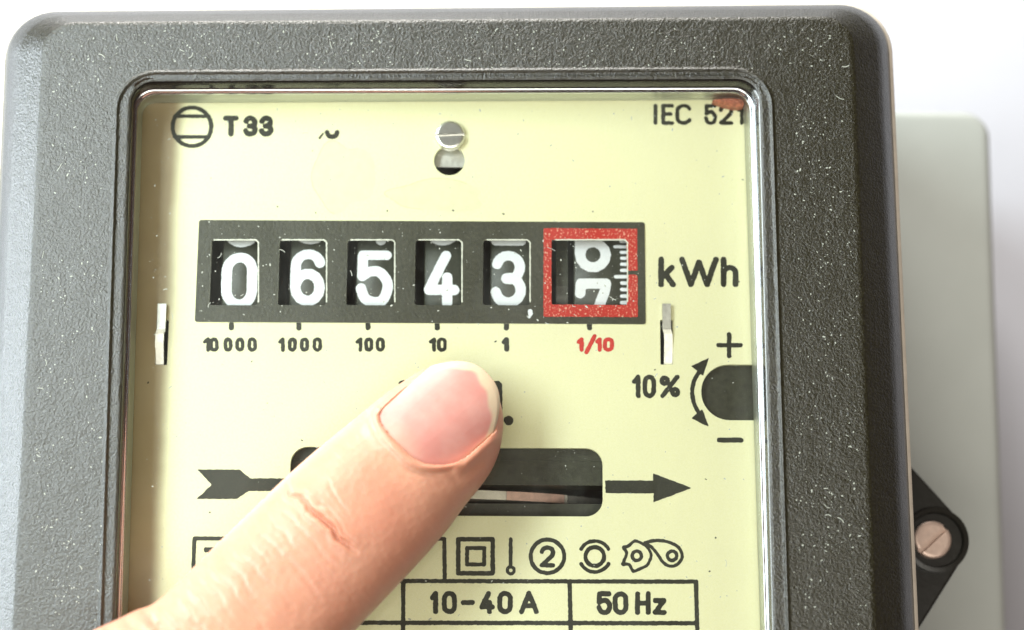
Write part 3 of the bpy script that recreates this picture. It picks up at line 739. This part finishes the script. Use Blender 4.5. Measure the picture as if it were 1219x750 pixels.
# signed distance (positive outside) to the nail outline, in model units
d1 = np.clip((np.abs(a_)-1)*NH, -60, 60); d2 = np.clip(SS-nail_cut(np.clip(a_, -1, 1)), -60, 60)
dout = 5*np.log(np.exp(d1/5)+np.exp(d2/5))-1.0
far = (SS > 200) | (np.abs(a_) > 1.9); dout = np.where(far, 60, dout)
isup = sy_ > 0
nz = nail_z(SS, NN)
inside = (dout < 0) & isup & (SS < 140)
ZZ = np.where(inside, np.minimum(ZZ, nz-1.6), ZZ)
# folds around the nail
fold = np.exp(-((dout-6)/5.0)**2)*isup*np.where((NN < NC) & (SS < 118), .35, 1)*(SS < 150)*np.clip((SS-22)/30, 0, 1)
ZZ = ZZ+4.0*fold*topw
groove = np.exp(-((dout-16)/5.0)**2)*isup*(SS < 160)*np.clip((SS-40)/30, 0, 1)
ZZ = ZZ-1.2*groove*topw
tone = np.zeros_like(ZZ)
tone += .22*np.exp(-(dout/3.0)**2)*isup*(SS < 150)
# creases of the joints: (s at centre, n centre, half length, depth, width, slant, bow)
cr = [(257, 716, 58, 6.2, 3.0, -.03, .0004), (246, 735, 38, 1.4, 2.2, .10, 0), (270, 705, 40, 1.6, 2.4, -.05, .0003), (283, 720, 62, 1.8, 2.4, .03, .0005), (226, 712, 30, .9, 2, .2, 0),
      (300, 700, 48, 1.6, 2.4, .04, .0006), (318, 715, 70, 2.0, 2.6, .0, .0006), (336, 690, 45, 1.5, 2.3, .05, .0006), (352, 712, 60, 1.8, 2.6, -.04, .0008), (371, 700, 55, 2.2, 2.8, .03, .0008),
      (388, 720, 70, 1.9, 2.6, .02, .0009), (405, 690, 48, 2.4, 2.9, .05, .0009), (424, 710, 70, 2.8, 3.2, .0, .001), (443, 700, 60, 2.6, 3.2, .04, .001), (462, 720, 80, 3.2, 3.6, .0, .0011),
      (480, 690, 60, 5.0, 4.2, -.05, .0012), (503, 715, 80, 3.6, 4.0, .03, .0012), (525, 690, 70, 4.4, 4.4, .0, .0012), (552, 730, 100, 4.0, 5, .02, .001), (580, 730, 100, 4.0, 6, .0, .001)]
wob = vnoise(NN, SS*.25, 16, 31)*3.4+vnoise(NN, SS*.3, 6, 37)*1.3
for (sc_, nc_, hl, dep, wd_, sl, bow) in cr:
    dn = NN-nc_; q = SS-(sc_+sl*dn+bow*dn*dn)+wob
    dep = dep*.42 if 265 < sc_ < 465 else dep
    win = np.clip(1.25-(np.abs(dn)/hl)**2, 0, 1)*topw*np.clip(.9+.35*vnoise(NN+sc_*3, SS+sc_, 24, 61), .1, 1.3)
    ZZ = ZZ-dep*.85*np.exp(-(q/wd_)**2)*win + dep*.28*np.exp(-((np.abs(q)-wd_*2.3)/(wd_*1.3))**2)*win
    tone += .10*dep/2*np.exp(-(q/(wd_*1.1))**2)*win
# fine lengthwise and crosswise skin unevenness
ZZ = ZZ+topw*(vnoise(NN, SS, 30, 41)*.7+vnoise(NN*.35, SS, 7, 43)*.16+vnoise(NN*.45, SS, 3.6, 47)*.17+vnoise(NN, SS*.5, 3.5, 49)*.16)*np.clip(dout/6, 0, 1)
# redness over the joint flank and the fingertip
tone += .30*np.exp(-(((SS-200)/46)**2+((NN-775)/38)**2))+.22*np.exp(-(((SS-60)/60)**2+((NN-808)/24)**2))+.16*np.exp(-(((SS-300)/90)**2+((NN-800)/50)**2))
tone += .10*vnoise(NN, SS, 30, 51)
tone = np.clip(tone, 0, .85)
verts = []; axz = (cz[:, 0]+32)
for i in range(len(s_)):
    zc_ = axz[i]
    for j in range(nphi):
        q = O+s_[i]*dv_+(NN[i, j]-nO)*nv
        # direct line of sight solved at the height of the finger's axis
        r_ = RT*((q[0]-609.5)/F)-UP*((q[1]-375)/F)+FW
        t = (zc_-CP[2])/r_[2]; verts.append((CP[0]+r_[0]*t, CP[1]+r_[1]*t, 32+ZZ[i, j]))
nS = len(s_); faces = []
for i in range(nS-1):
    for j in range(nphi):
        j2 = (j+1) % nphi; faces.append((i*nphi+j, i*nphi+j2, (i+1)*nphi+j2, (i+1)*nphi+j))
faces.append(tuple(reversed(range(nphi))))
tones = list(tone.ravel())
# rest of the hand, below the frame: knuckles, curled fingers, thumb, wrist
def P3(s, n, z): q = O+s*dv_+(n-nO)*nv; p = bp(q[0], q[1], 0); return (p[0]*(1), p[1], z)
hv = [(P3(1500, 900, 420), 190)]; he = []
def chain(root, pts):
    k = root
    for p, r in pts: hv.append((p, r)); he.append((k, len(hv)-1)); k = len(hv)-1
    return k
chain(0, [(P3(1150, 745, 280), 120)])
chain(0, [(P3(1180, 960, 360), 118), (P3(930, 975, 330), 98), (P3(1010, 960, 190), 82), (P3(1150, 950, 200), 74)])
chain(0, [(P3(1230, 1150, 380), 112), (P3(1000, 1165, 350), 92), (P3(1080, 1150, 210), 78), (P3(1200, 1130, 220), 70)])
chain(0, [(P3(1300, 1320, 390), 100), (P3(1110, 1335, 360), 80), (P3(1180, 1310, 240), 68), (P3(1270, 1290, 250), 60)])
chain(0, [(P3(1400, 700, 330), 130), (P3(1180, 640, 220), 100), (P3(1020, 790, 130), 84), (P3(930, 880, 110), 70)])
chain(0, [(P3(1850, 1000, 450), 180), (P3(2100, 1030, 470), 165), (P3(2700, 1080, 500), 190)])
me = bpy.data.meshes.new('tmp'); me.from_pydata([Vector(v[0])*S for v in hv], he, [])
to = bpy.data.objects.new('tmp', me); COL.objects.link(to)
md = to.modifiers.new('skin', 'SKIN'); 
for i, sv in enumerate(me.skin_vertices[0].data): sv.radius = (hv[i][1]*S, hv[i][1]*S*.92); sv.use_root = (i == 0)
md2 = to.modifiers.new('sub', 'SUBSURF'); md2.levels = 2; md2.render_levels = 2
dg_ = bpy.context.evaluated_depsgraph_get(); m2 = bpy.data.meshes.new_from_object(to.evaluated_get(dg_))
b0 = len(verts)
verts += [tuple(v.co/S) for v in m2.vertices]; faces += [tuple(i+b0 for i in p.vertices) for p in m2.polygons]; tones += [0.1]*len(m2.vertices)
bpy.data.objects.remove(to)
hand = finish('hand', verts, faces, M_skin, person, smooth=True)
at_ = hand.data.attributes.new('tone', 'FLOAT', 'POINT'); at_.data.foreach_set('value', [float(t) for t in tones])
# nail plate
na, nb = 80, 110; nvv = []; nff = []; free = []
for ib in range(nb+1):
    for ia in range(na+1):
        a = -1+2*ia/na; a *= .995; b_ = ib/nb
        st_ = float(nail_tip(a)); ct = float(nail_cut(a)); s0 = st_+(ct+3-st_)*b_; n0 = NC+NH*a
        z0 = float(nail_z(np.array(s0), np.array(n0)))+.10*math.sin(a*7)+.018*math.sin(a*31+.6)+.012*math.sin(a*53)
        if b_ < .04: z0 -= (.04-b_)*40
        zc_ = float(np.interp(s0, s_, axz)); q = O+s0*dv_+(n0-nO)*nv
        r_ = RT*((q[0]-609.5)/F)-UP*((q[1]-375)/F)+FW; t = (zc_-CP[2])/r_[2]
        nvv.append((CP[0]+r_[0]*t, CP[1]+r_[1]*t, 32+z0))
        edge = 10.5+2.5*math.sin(a*5)+1.5*math.sin(a*13+1)
        fr_ = 1-min(max(((s0-st_)*(1-.25*abs(a))-edge)/4.5, 0), 1)
        lun = .25*max(0, 1-((ct-s0)/26)**2-(a+.2)**2*2.0) if s0 < ct else .35
        edgeL = .5*max(0, (abs(a)-.93)/.07)
        free.append(min(1, max(fr_, lun, edgeL)))
w_ = na+1
for ib in range(nb):
    for ia in range(na): k = ib*w_+ia; nff.append((k, k+w_, k+w_+1, k+1))
off = len(nvv)
ring = [i for i in range(w_)]+[ib*w_+na for ib in range(1, nb+1)]+[nb*w_+i for i in range(na-1, -1, -1)]+[ib*w_ for ib in range(nb-1, 0, -1)]
for i in ring: x, y, z = nvv[i]; nvv.append((x, y, z-3.2)); free.append(free[i])
for k in range(len(ring)): k2 = (k+1) % len(ring); nff.append((ring[k], ring[k2], off+k2, off+k))
nail = finish('fingernail', nvv, nff, M_nail, hand, smooth=True)
at_ = nail.data.attributes.new('free', 'FLOAT', 'POINT'); at_.data.foreach_set('value', free)
# normals outward everywhere
for o in bpy.data.objects:
    if o.type == 'MESH' and o.name.split('.')[0] in ('cover', 'window_lip', 'inner_rim', 'glint_bead', 'gasket', 'rear_housing', 'number_wheel', 'rotor_disc', 'hand', 'fingernail', 'wheel_collar', 'screw_cup', 'adjustment_knob', 'corner_reflection', 'plate_tongue', 'plate_screw', 'lug_screw'):
        bm = bmesh.new(); bm.from_mesh(o.data); bmesh.ops.recalc_face_normals(bm, faces=bm.faces); bm.to_mesh(o.data); bm.free()
